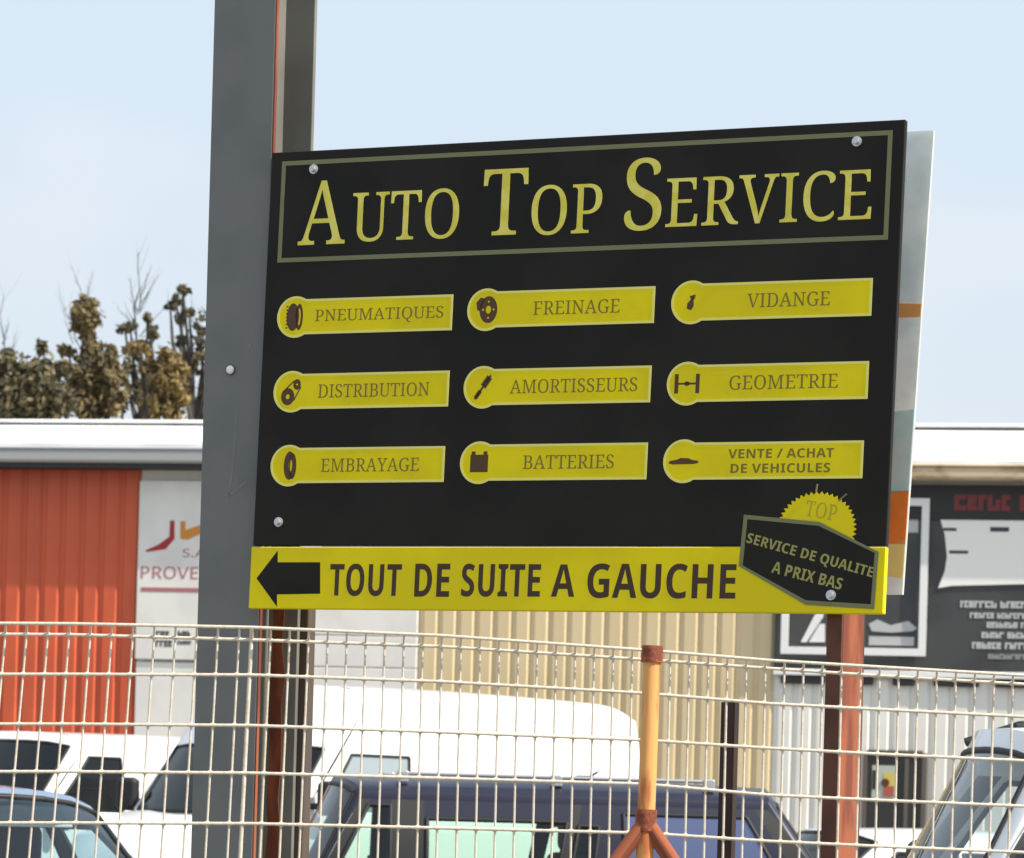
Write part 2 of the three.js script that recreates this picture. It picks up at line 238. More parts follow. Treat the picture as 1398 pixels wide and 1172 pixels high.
  { const r = rng(5); let u = f0 + 0.1; const gs = []; while (u < f1 - 0.5) { const w = 0.25 + r() * 0.5; gs.push(box(w, 0.11, 0.07, u + w / 2, fB - 0.148, 0.026, 0.02)); u += w + 0.1 + r() * 0.25; } for (const g of gs) mesh('awning_roller', g, M.fasciaDark, bld); }
  const d0 = U(1184, 1080), d1 = U(1259, 1080), dT = Y(1220, 1031);
  const door = mesh('door', box(d1 - d0, dT, 0.06, (d0 + d1) / 2, dT / 2, 0.012), M.shopDark, bld, 'dark shop door with a poster');
  mesh('door_frame', [box(0.06, dT + 0.05, 0.1, d0 - 0.03, dT / 2, 0.02), box(0.06, dT + 0.05, 0.1, d1 + 0.03, dT / 2, 0.02), box(d1 - d0, 0.06, 0.1, (d0 + d1) / 2, dT + 0.03, 0.02), box(0.05, dT - 0.1, 0.09, d0 + (d1 - d0) * 0.72, dT / 2, 0.02)], plain([0.12, 0.10, 0.085], 0.5), door);
  const R2 = (x, y) => on(bld, x, y, 0.046), pr = (x0, y0, x1, y1, z, d = 0.004) => { const a = R2(x0, y1), b = R2(x1, y0); return ext([[a[0], a[1]], [b[0], a[1]], [b[0], b[1]], [a[0], b[1]]], d, z); };
  const po = mesh('poster', pr(1190, 1046, 1224, 1092, 0.043, 0.006), plain([0.45, 0.50, 0.42], 0.6), door);
  mesh('poster_print', pr(1206, 1056, 1222, 1076, 0.0495), plain([0.66, 0.50, 0.10], 0.6), po);
  mesh('poster_print', pr(1206, 1074, 1221, 1088, 0.0545), plain([0.42, 0.10, 0.06], 0.6), po);
  mesh('poster_print', pr(1191, 1052, 1197, 1078, 0.0495), M.shopDark, po);
  mesh('poster_print', [ext(circle(R2(1209, 1069)[0], R2(1209, 1069)[1], 0.055), 0.003, 0.059)], plain([0.10, 0.03, 0.02], 0.6), po);
}

// ------------------------------------------------------------------ trees behind the roof
M.bark = surf({ c: [0.10, 0.085, 0.07], c2: [0.05, 0.042, 0.035], rough: 0.95, seed: 51, scale: [0.5, 1.2], cells: [6, 8] });
const leafMat = new THREE.MeshPhysicalMaterial({ vertexColors: true, roughness: 0.9, transmission: 0.3, thickness: 0, side: THREE.DoubleSide });
function tree(name, label, rootPx, depth, blobs, opt) {
  const r = rng(opt.seed), root = at(rootPx, 1100, depth), o = thing(name, label, 'tree', [root.x, 0, root.z]);
  const w = [], pos = [], nor = [], col = [], up = V(0, 1, 0);
  const tops = blobs.map(([x, y, rad, n, dz = 0]) => { const p = at(x, y, depth + dz); return { c: V(p.x - root.x, p.y, p.z - root.z), r: rad / FOCAL * depth, n }; });
  const high = Math.max(...tops.map((t) => t.c.y)), lean = tops.reduce((a, t) => t.c.y > a.c.y ? t : a).c;
  const spine = (y) => V(lean.x * Math.pow(y / high, 1.6), y, lean.z * y / high);
  for (let i = 0; i < 10; i++) w.push(bar(spine(high * i / 10), spine(high * (i + 1) / 10), 0.17 * (1.02 - i / 10) + 0.012, 0.17 * (1.02 - (i + 1) / 10) + 0.012, 7));
  for (const t of tops) {
    const a = spine(Math.max(1.5, Math.min(t.c.y - 0.5, t.c.y * 0.82))), mid = a.clone().lerp(t.c, 0.55).add(V((r() - 0.5) * 0.3, 0.15, (r() - 0.5) * 0.3));
    w.push(bar(a, mid, 0.05, 0.035, 5), bar(mid, t.c, 0.035, 0.018, 5));
    for (let k = 0; k < (opt.twigs ?? 6); k++) { const d = V(r() - 0.5, r() * 1.1 - 0.2, r() - 0.5).normalize().multiplyScalar(t.r * (0.7 + r() * 0.6)); w.push(bar(t.c.clone().addScaledVector(d, -0.1), t.c.clone().add(d), 0.014, 0.005, 4)); }
    const clumps = Math.max(4, Math.round(t.n / 20));
    for (let c = 0; c < clumps; c++) {
      const dir = V(r() * 2 - 1, r() * 2 - 1, r() * 2 - 1).normalize(), cc = t.c.clone().addScaledVector(dir, t.r * 1.12 * Math.pow(r(), 0.45)), cr = t.r * (0.2 + r() * 0.45), tone = r();
      for (let k = 0; k < 34; k++) {
        const d = V(r() * 2 - 1, r() * 2 - 1, r() * 2 - 1).normalize(), p = cc.clone().addScaledVector(d, cr * 1.9 * Math.pow(r(), 0.9) * (0.35 + 0.65 * r())), s = (opt.leaf ?? 0.13) * 0.52 * (0.6 + r() * 0.8);
        const n = d.clone().addScaledVector(V(r() - 0.5, r() - 0.5, r() - 0.5), 1.4).normalize(), a1 = V(r() - 0.5, r() - 0.5, r() - 0.5).cross(n).normalize(), a2 = n.clone().cross(a1);
        const q = [p.clone().addScaledVector(a1, -s), p.clone().addScaledVector(a2, -s * 0.5), p.clone().addScaledVector(a1, s), p.clone().addScaledVector(a2, s * 0.5)];
        const cl = mixc(opt.c[0], opt.c[1], clamp(tone * 0.5 + r() * 0.65 - 0.08, 0, 1));
        for (const i of [0, 1, 2, 0, 2, 3]) { pos.push(q[i].x, q[i].y, q[i].z); nor.push(n.x, n.y, n.z); col.push(...cl); }
      }
    }
  }
  for (const [x0, y0, x1, y1, th = 0.02] of opt.bare ?? []) { // crooked bare shoots with side twigs
    const a = at(x0, y0, depth), b = at(x1, y1, depth), A = V(a.x - root.x, a.y, a.z - root.z), B = V(b.x - root.x, b.y, b.z - root.z), l = A.distanceTo(B); let p = A, f = th * 0.7;
    for (let i = 1; i <= 5; i++) { const q = A.clone().lerp(B, i / 5).add(V((r() - 0.5) * l * 0.07, 0, (r() - 0.5) * l * 0.07)); w.push(bar(p, q, f, f * 0.75, 4)); for (let k = 0; k < 2; k++) { const o1 = p.clone().lerp(q, r()), d = q.clone().sub(p).normalize().add(V((r() - 0.5) * 1.3, r() * 0.3, (r() - 0.5) * 1.3)).normalize().multiplyScalar(l * (0.1 + r() * 0.16)); const m1 = o1.clone().add(d); w.push(bar(o1, m1, f * 0.5, f * 0.3, 4), bar(m1, m1.clone().addScaledVector(d.add(V(0, l * 0.06, 0)), 0.6), f * 0.3, f * 0.15, 4)); } p = q; f *= 0.75; }
  }
  mesh('trunk', w, M.bark, o);
  const g = new THREE.BufferGeometry(); g.setAttribute('position', new THREE.Float32BufferAttribute(pos, 3)); g.setAttribute('normal', new THREE.Float32BufferAttribute(nor, 3)); g.setAttribute('color', new THREE.Float32BufferAttribute(col, 3));
  mesh('crown', g, leafMat, o);
  return o;
}
const OL = [[0.06, 0.048, 0.02], [0.32, 0.235, 0.085]], OC = [[0.11, 0.075, 0.022], [0.38, 0.265, 0.08]], DK = [[0.05, 0.046, 0.026], [0.24, 0.195, 0.085]];
tree('leafy_tree', 'dense dark olive tree leftmost above the white roof, lower than its neighbours', 35, 64, [[10, 520, 30, 700], [40, 530, 34, 800], [65, 520, 24, 420], [25, 550, 34, 700], [62, 552, 30, 600], [60, 478, 10, 70], [84, 505, 14, 90], [5, 488, 10, 60], [92, 545, 18, 200]], { seed: 61, c: DK, leaf: 0.15, twigs: 8, bare: [[4, 520, 2, 405], [3, 470, 12, 440], [8, 500, 22, 452, 0.015]] });
tree('pointed_tree', 'tall pointed brown olive tree above the orange cladding', 122, 66, [[116, 412, 9, 110], [117, 430, 17, 380], [116, 452, 16, 320], [124, 474, 12, 170], [134, 496, 22, 420], [108, 508, 16, 220], [142, 522, 22, 420], [118, 536, 22, 400], [98, 530, 10, 90], [150, 546, 18, 280], [94, 478, 9, 50], [126, 552, 24, 420], [150, 478, 7, 30], [84, 548, 16, 160], [160, 550, 16, 160], [152, 508, 14, 120]], { seed: 62, c: OL, leaf: 0.14, twigs: 9, bare: [[117, 415, 96, 362, 0.012], [119, 405, 126, 372, 0.012], [112, 480, 78, 396, 0.014], [100, 470, 84, 420, 0.01]] });
tree('bare_tree', 'thin nearly bare tree with upright twigs between two leafy trees', 185, 70, [[178, 450, 8, 60], [170, 448, 7, 40], [201, 434, 7, 48], [206, 448, 8, 60], [210, 462, 6, 30], [186, 470, 9, 90], [170, 520, 8, 60], [182, 528, 8, 60], [200, 470, 5, 20], [172, 505, 14, 150], [190, 546, 15, 190], [180, 484, 12, 120], [164, 548, 12, 130]], { seed: 63, c: DK, leaf: 0.11, twigs: 9, bare: [[186, 470, 187, 345, 0.03], [187, 430, 176, 380, 0.02], [188, 425, 201, 372, 0.02], [190, 428, 216, 376, 0.018], [186, 450, 160, 420, 0.015], [190, 460, 224, 420, 0.015], [196, 410, 208, 388, 0.01]] });
tree('bushy_tree', 'bushy golden olive tree beside the grey steel beam', 224, 63, [[224, 494, 17, 330], [236, 510, 18, 330], [214, 520, 18, 330], [232, 534, 22, 450], [222, 550, 24, 480], [192, 478, 12, 170], [196, 500, 9, 90], [204, 512, 9, 80], [246, 540, 14, 160], [200, 552, 10, 80]], { seed: 64, c: OC, leaf: 0.13, twigs: 8, bare: [[236, 490, 262, 470, 0.03], [262, 470, 285, 460, 0.02]] });
tree('wispy_tree', 'tall wispy tree with loose tufts, half hidden by the grey beam', 290, 67, [[250, 396, 9, 60], [240, 412, 8, 45], [232, 416, 6, 30], [248, 436, 8, 50], [258, 428, 6, 24], [246, 466, 7, 40], [270, 450, 9, 60], [275, 480, 14, 140], [266, 505, 9, 70], [258, 520, 6, 30], [285, 430, 14, 120], [290, 500, 22, 260], [275, 540, 14, 120]], { seed: 65, c: DK, leaf: 0.12, twigs: 9, bare: [[270, 470, 228, 410, 0.02], [262, 440, 262, 405, 0.012]] });

// ------------------------------------------------------------------ vehicles
// x forward from the foot of the windscreen, y up, z to the side
function vehicle(name, label, cat, o) {
  const th = o.theta, ca = Math.cos(th), sa = Math.sin(th);
  const t = thing(name, label, cat, [o.pos[0], 0, o.pos[1]], th, o.group);
  const body = [], glassParts = [], trim = [], { wb, wt, yb, yt, H, st } = o, n = o.n ?? 3.2, bow = o.bow ?? 0.16, bowT = o.bowT ?? 0.1, bowR = o.bowR ?? 0.06;
  const grid = (f, u0, u1, v0, v1, nu, nv) => { const g = new THREE.BufferGeometry(), p = [], idx = []; for (let j = 0; j <= nv; j++) for (let i = 0; i <= nu; i++) { const q = f(lerp(u0, u1, i / nu), lerp(v0, v1, j / nv)); p.push(q.x, q.y, q.z); } for (let j = 0; j < nv; j++) for (let i = 0; i < nu; i++) { const a = j * (nu + 1) + i, b = a + 1, c = a + nu + 1, d = c + 1; idx.push(a, b, d, a, d, c); } g.setAttribute('position', new THREE.Float32BufferAttribute(p, 3)); g.setIndex(idx); g.computeVertexNormals(); const h = g.toNonIndexed(); return uvBox(h); };
  const outline = (f, u0, u1, v0, v1, r) => { const pts = [], N = 8; for (let i = 0; i < N; i++) pts.push(f(lerp(u0, u1, i / N), v0)); for (let i = 0; i < N; i++) pts.push(f(u1, lerp(v0, v1, i / N))); for (let i = 0; i < N; i++) pts.push(f(lerp(u1, u0, i / N), v1)); for (let i = 0; i < N; i++) pts.push(f(u0, lerp(v1, v0, i / N))); for (let i = 0; i < pts.length; i++) trim.push(bar(pts[i], pts[(i + 1) % pts.length], r, r, 5)); };
  const ring = (s) => H * Math.pow(Math.max(0, 1 - Math.pow(Math.abs(s), n)), 1 / n);
  const side = (i, sgn) => (u, v) => { const a = st[i], b = st[i + 1]; return V(lerp(lerp(a[0], b[0], u), lerp(a[1], b[1], u), v), lerp(yb, yt, v), sgn * (lerp(wb, wt, v) + 0.025 * Math.sin(Math.PI * v))); };
  const rd = o.round ?? 0, face = (k, bb, bt, q = 1) => (s, v) => V(lerp(k[0] + bb * (1 - s * s), k[1] + bt * (1 - s * s), v), lerp(yb, yt + q * ring(s), v), s * lerp(wb, wt, v));
  const cut = (f, u0, u1, v0, v1, nm, mat, tr = o.trim ?? 0.014, holes) => { // a face with a pane in it
    const F = (a, b, c, d) => { if (Math.abs(b - a) > 1e-4 && Math.abs(d - c) > 1e-4) body.push(grid(f, a, b, c, d, 10, 6)); };
    const [U0, U1] = holes; F(U0, u0, 0, 1); F(u1, U1, 0, 1); F(u0, u1, 0, v0); F(u0, u1, v1, 1);
    glassParts.push([nm, grid(f, u0, u1, v0, v1, 12, 8), mat]); outline(f, u0, u1, v0, v1, tr);
  };
  for (const sgn of [-1, 1]) st.slice(0, -1).forEach((_, i) => {
    const z = o.zones[i], f = side(i, sgn);
    if (z.g) cut(f, z.u0 ?? 0.04, z.u1 ?? 0.96, z.v0 ?? 0.03, z.v1 ?? 0.94, 'side_window', z.g, z.tr, [0, 1]);
    else (z.m ? (o.extra ??= []) : body).push(z.m ? [grid(f, 0, 1, 0, 1, 6, 6), z.m] : grid(f, 0, 1, 0, 1, 6, 6));
  });
  const ff = face(st[0], bow, bowT), fr = face(st[st.length - 1], -bowR, -bowR * 0.6, 1 - rd), ws = o.ws ?? {};
  cut(ff, -(ws.s ?? 0.93), ws.s ?? 0.93, ws.v0 ?? 0.02, ws.v1 ?? 0.95, 'windscreen', ws.g, 0.014, [-1, 1]);
  if (o.rear) cut(fr, -0.86, 0.86, 0.06, o.rear.v1 ?? 0.86, 'rear_window', o.rear.g, 0.014, [-1, 1]); else body.push(grid(fr, -1, 1, 0, 1, 16, 6));
  const xf = st[0][1], xr = st[st.length - 1][1];
  body.push(grid((u, v) => { const s = Math.sin((v * 2 - 1) * Math.PI / 2), x0 = xf + bowT * (1 - s * s), x1 = xr - bowR * 0.6 * (1 - s * s); return V(lerp(x0, x1, u), yt + ring(s) * (1 - rd * Math.pow(Math.max(0, (u - 0.92) / 0.08), 2)) + (o.crown ?? 0.02) * Math.sin(Math.PI * u) * (1 - s * s), s * wt); }, 0, 1, 0, 1, 50, 28));
  // lower body loft: stations [x, half width, top y, underside y]
  { const ringPts = ([x, w, y, yl]) => [[w * 0.93, yl], [w, yl + 0.22], [w, y - 0.16], [w - 0.012, y - 0.05], [w - 0.05, y - 0.004], [w * 0.6, y + 0.02], [0, y + 0.03]].map(([z, yy]) => V(x, yy, z));
    const rows = o.lower.map((s) => { const h = ringPts(s); return [...h, ...h.slice(0, -1).reverse().map((p) => V(p.x, p.y, -p.z))]; });
    const p = [], tri = (a, b, c) => p.push(a.x, a.y, a.z, b.x, b.y, b.z, c.x, c.y, c.z);
    for (let i = 0; i + 1 < rows.length; i++) for (let j = 0; j < rows[i].length; j++) { const k = (j + 1) % rows[i].length; tri(rows[i][j], rows[i][k], rows[i + 1][k]); tri(rows[i][j], rows[i + 1][k], rows[i + 1][j]); }
    for (const e of [rows[0], rows[rows.length - 1]]) { const c = e.reduce((a, q) => a.add(q), V(0, 0, 0)).divideScalar(e.length); for (let j = 0; j < e.length; j++) tri(c, e[j], e[(j + 1) % e.length]); }
    const g = new THREE.BufferGeometry(); g.setAttribute('position', new THREE.Float32BufferAttribute(p, 3)); g.computeVertexNormals();
    body.push(uvBox(toCreasedNormals(g, 0.7))); }
  const bodyMesh = mesh('body', body, o.paint, t);
  for (const [g, m] of o.extra ?? []) mesh('pillar', g, m, t);
  for (const [nm, g, m] of glassParts) mesh(nm, g, m, t);
  if (trim.length) mesh('window_trim', trim, M.rubber, t);
  const L0 = o.lower[0], L1 = o.lower[o.lower.length - 1], w = Math.max(...o.lower.map((s) => s[1]));
  for (const x of [L0[0] - 0.85, L1[0] + 0.85]) for (const s of [-1, 1]) { // wheels
    const tg = new THREE.TorusGeometry(0.25, 0.085, 10, 24); tg.translate(x, 0.335, s * (w - 0.1)); const wh = mesh('wheel', tg, M.tyre, t);
    const rg = new THREE.CylinderGeometry(0.2, 0.2, 0.1, 20); rg.rotateX(Math.PI / 2); rg.translate(x, 0.335, s * (w - 0.08)); mesh('rim', rg, M.alloy, wh); }
  for (const s of [-1, 1]) { mesh('headlight', box(0.22, 0.16, 0.34, L0[0] - 0.1, L0[2] - 0.12, s * (L0[1] - 0.16), 0.06), M.lens, t); mesh('tail_light', box(0.08, 0.3, 0.14, L1[0] + 0.01, L1[2] - 0.2, s * (L1[1] - 0.09), 0.03), M.lampRed, t); }
  // mirrors
  for (const s of [-1, 1]) { const mx = st[0][0] + (o.mirror?.[0] ?? -0.12), my = yb + (o.mirror?.[1] ?? 0.09), mr = mesh('door_mirror', [box(0.1, o.mirror?.[2] ?? 0.15, 0.2, mx, my, s * (wb + 0.17), 0.045), box(0.05, 0.05, 0.14, mx, my - 0.06, s * (wb + 0.06), 0.015)], o.mirrorMat ?? M.rubber, t); mesh('mirror_glass', box(0.006, (o.mirror?.[2] ?? 0.15) - 0.04, 0.15, mx - 0.054, my, s * (wb + 0.17)), M.lens, mr); }
  // cabin
  mesh('dashboard', box(0.34, 0.1, wb * 1.8, st[0][0] - 0.1, yb + 0.0, 0, 0.04), M.cabin, t);
  { const wg = new THREE.TorusGeometry(0.18, 0.016, 8, 24); wg.rotateY(Math.PI / 2); wg.rotateZ(-0.5); wg.translate(st[0][0] - 0.42, yb - 0.02, -wb * 0.5); mesh('steering_wheel', wg, M.rubber, t); }
  for (const [sx, zz] of o.seats ?? []) { const sg = mesh('seat', [box(0.16, 0.62, 0.46, sx, yb - 0.12, zz, 0.06)], M.seat, t); mesh('headrest', box(0.1, 0.2, 0.27, sx - 0.03, yb + 0.30, zz, 0.045), M.seat, sg); }
  return t;
}
const X = (px, d) => (px - PX) / FOCAL * d;
// place a vehicle heading left and towards us so that the near foot of its windscreen pillar stands at pixel px, depth d
const leftward = (px, d, deg, wb) => { const a = THREE.MathUtils.degToRad(deg); return { theta: Math.PI + a, pos: [X(px, d) - wb * Math.sin(a), -d - wb * Math.cos(a)] }; };

// tall white panel van in the middle
vehicle('panel_van', 'tall white high roof panel van behind the dark blue car', 'van', {
  ...leftward(413, 27.2, 50, 0.9), paint: M.paintWhite, wb: 0.9, wt: 0.84, yb: 1.50, yt: 2.33, H: 0.16, n: 4, round: 0.75, bow: 0.2, bowT: 0.16, bowR: 0.05, crown: 0.03,
  st: [[0, -0.72], [-0.16, -0.80], [-1.2, -1.2], [-1.25, -1.25], [-4.12, -4.05]],
  zones: [{}, { g: M.glassMirror, u0: 0.02, u1: 0.97, v0: 0.02, v1: 0.55 }, {}, {}], ws: { g: M.glassDark, s: 0.9, v0: 0.0, v1: 0.52 },
  lower: [[0.98, 0.72, 0.75, 0.3], [0.92, 0.84, 1.0, 0.26], [0.6, 0.94, 1.3, 0.25], [0.12, 0.96, 1.48, 0.25], [-0.3, 0.97, 1.53, 0.25], [-4.08, 0.97, 1.53, 0.3], [-4.16, 0.94, 1.5, 0.32]],
  seats: [[-1.0, -0.5], [-1.0, 0.5]], mirror: [-0.1, 0.12, 0.26],
});
// lower white van at the left
vehicle('panel_van', 'white low roof van in front of the orange cladding, left of the grey beam', 'van', {
  ...leftward(52, 30.0, 50, 0.9), paint: M.paintWhite, wb: 0.9, wt: 0.82, yb: 1.44, yt: 1.99, H: 0.14, n: 3.5, bow: 0.22, bowT: 0.18, bowR: 0.05, crown: 0.02,
  st: [[0, -0.55], [-0.12, -0.66], [-0.98, -0.98], [-1.05, -1.05], [-3.6, -3.55]],
  zones: [{}, { g: M.glassDark, u0: 0.02, u1: 0.97, v0: 0.02, v1: 0.88 }, {}, {}], ws: { g: M.glassDark, s: 0.92, v0: 0.0, v1: 0.88 },
  lower: [[0.98, 0.72, 0.72, 0.28], [0.92, 0.82, 0.95, 0.25], [0.6, 0.92, 1.22, 0.25], [0.1, 0.95, 1.42, 0.25], [-0.3, 0.96, 1.47, 0.25], [-3.55, 0.96, 1.47, 0.3], [-3.62, 0.93, 1.44, 0.32]],
  seats: [[-0.95, -0.5], [-0.95, 0.5]], mirror: [-0.1, -0.02, 0.22],
});
// dark blue people carrier across the middle
{
  const a = leftward(433, 21.0, 6, 0.8);
  const car = vehicle('people_carrier', 'dark navy blue people carrier with pale green side glass', 'car', {
    ...a, paint: M.paintNavy, wb: 0.80, wt: 0.68, yb: 1.12, yt: 1.60, H: 0.13, n: 2.8, bow: 0.16, bowT: 0.12, bowR: 0.1, crown: 0.03,
    st: [[0, -0.25], [-0.07, -0.31], [-0.43, -0.43], [-0.62, -0.62], [-1.40, -1.49], [-1.45, -1.54], [-1.60, -1.66], [-1.76, -1.76], [-2.86, -2.56], [-3.02, -2.64]],
    zones: [{ m: M.rubber }, { g: M.glassMint, u0: 0.04, u1: 0.98, v1: 0.93 }, { m: M.rubber }, { g: M.glassMint, u0: 0.02, u1: 0.98, v1: 0.78 }, { m: M.rubber }, { g: M.glassMint, v1: 0.74 }, {}, { g: M.glassBlue, u0: 0.03, u1: 0.9, v1: 0.9 }, { m: M.rubber }],
    ws: { g: M.glassTeal, v1: 0.93 }, rear: { g: M.glassBlue },
    lower: [[1.0, 0.62, 0.62, 0.25], [0.95, 0.78, 0.82, 0.22], [0.65, 0.85, 0.98, 0.22], [0.2, 0.87, 1.08, 0.22], [-0.2, 0.88, 1.14, 0.22], [-3.1, 0.88, 1.16, 0.24], [-3.26, 0.82, 1.1, 0.3]],
    seats: [[-0.58, -0.38], [-0.58, 0.38], [-1.56, -0.38], [-1.56, 0.38]], mirrorMat: M.paintNavy, mirror: [-0.1, -0.1],
  });
  for (const s of [-1, 1]) mesh('roof_rail', [bar(V(-0.5, 1.755, s * 0.58), V(-2.3, 1.755, s * 0.58), 0.012), ...[-0.5, -1.4, -2.3].map((x) => box(0.07, 0.07, 0.04, x, 1.735, s * 0.58, 0.01))], M.alloy, car);
  { const p = [V(-1.60, 1.745, -0.3), V(-1.68, 1.80, -0.3)]; mesh('aerial', [bar(p[0], p[1], 0.012, 0.006), box(0.12, 0.05, 0.06, -1.60, 1.75, -0.3, 0.02)], M.rubber, car); }
}
// pale blue car, bottom left corner
{
  const a = THREE.MathUtils.degToRad(62), d = 15.5;
  const car = vehicle('hatchback', 'grey blue hatchback showing its tinted windscreen in the bottom left corner', 'car', {
    theta: -a, pos: [X(18, d), -d], paint: M.paintBlue, wb: 0.80, wt: 0.62, yb: 1.02, yt: 1.44, H: 0.14, n: 2.6, bow: 0.24, bowT: 0.2, bowR: 0.1, crown: 0.03,
    st: [[0, -0.62], [-0.14, -0.72], [-1.15, -1.15], [-1.25, -1.25], [-2.2, -1.95], [-2.6, -2.15]],
    zones: [{}, { g: M.glassTeal }, { m: M.rubber }, { g: M.glassTeal }, {}], ws: { g: M.glassTeal, v1: 0.93 }, rear: { g: M.glassTeal },
    lower: [[1.0, 0.6, 0.6, 0.24], [0.94, 0.76, 0.76, 0.22], [0.6, 0.83, 0.9, 0.2], [0.1, 0.85, 1.0, 0.2], [-0.3, 0.86, 1.05, 0.2], [-2.55, 0.85, 1.06, 0.22], [-2.75, 0.78, 1.0, 0.28]],
    seats: [[-1.0, -0.38], [-1.0, 0.38]], mirrorMat: M.paintBlue,
  });
  mesh('rear_view_mirror', box(0.03, 0.07, 0.22, -0.52, 1.36, 0, 0.02), M.rubber, car);
  mesh('sun_visor', [box(0.16, 0.02, 0.36, -0.62, 1.42, 0.3, 0.008), box(0.16, 0.02, 0.36, -0.62, 1.42, -0.3, 0.008)], M.whiteBoard, car);
}
// silver people carrier, bottom right corner
{
  const a = leftward(1352, 13.2, 5, 0.84);
  const car = vehicle('people_carrier', 'silver people carrier with black roof rails in the bottom right corner', 'car', {
    ...a, paint: M.paintSilver, wb: 0.84, wt: 0.68, yb: 1.30, yt: 1.73, H: 0.17, n: 2.8, bow: 0.13, bowT: 0.12, bowR: 0.08, crown: 0.05,
    st: [[0.0, -0.28], [-0.1, -0.38], [-0.85, -0.85], [-0.95, -0.95], [-2.3, -2.25], [-2.75, -2.6]],
    zones: [{ m: M.rubber }, { g: M.glassClear, u0: 0.08 }, { m: M.rubber }, { g: M.glassClear }, {}], ws: { g: M.glassClear, v1: 0.86, s: 0.86 }, rear: { g: M.glassTeal },
    lower: [[1.0, 0.66, 0.75, 0.3], [0.95, 0.8, 0.95, 0.26], [0.65, 0.88, 1.12, 0.25], [0.15, 0.91, 1.26, 0.25], [-0.2, 0.92, 1.33, 0.25], [-2.8, 0.92, 1.34, 0.28], [-2.95, 0.86, 1.28, 0.32]],
    seats: [[-0.85, -0.38], [-0.85, 0.38]],
  });
  for (const s of [-1, 1]) mesh('roof_rail', [bar(V(-0.2, 1.86, s * 0.56), V(-0.42, 1.935, s * 0.56), 0.02), bar(V(-0.42, 1.935, s * 0.56), V(-2.3, 1.95, s * 0.56), 0.02), ...[-0.45, -1.45, -2.3].map((x) => box(0.12, 0.09, 0.05, x, 1.90, s * 0.56, 0.015))], M.rubber, car);
}
// low white car between the post and the silver one
vehicle('hatchback', 'low white hatchback in front of the shop door, only its roof showing', 'car', {
  ...leftward(1178, 25, 25, 0.78), paint: M.paintWhite, wb: 0.78, wt: 0.60, yb: 0.97, yt: 1.37, H: 0.13, n: 2.6, bow: 0.24, bowT: 0.18, bowR: 0.1,
  st: [[0.35, -0.3], [0.22, -0.4], [-0.8, -0.8], [-0.88, -0.88], [-1.8, -1.6], [-2.2, -1.8]],
  zones: [{}, { g: M.glassDark }, { m: M.rubber }, { g: M.glassDark }, {}], ws: { g: M.glassDark }, rear: { g: M.glassDark },
  lower: [[1.1, 0.6, 0.58, 0.24], [1.04, 0.74, 0.72, 0.22], [0.7, 0.81, 0.85, 0.2], [0.3, 0.83, 0.92, 0.2], [-0.1, 0.84, 0.98, 0.2], [-2.2, 0.83, 1.0, 0.22], [-2.35, 0.76, 0.94, 0.28]],
  seats: [[-0.75, -0.36], [-0.75, 0.36]],
});

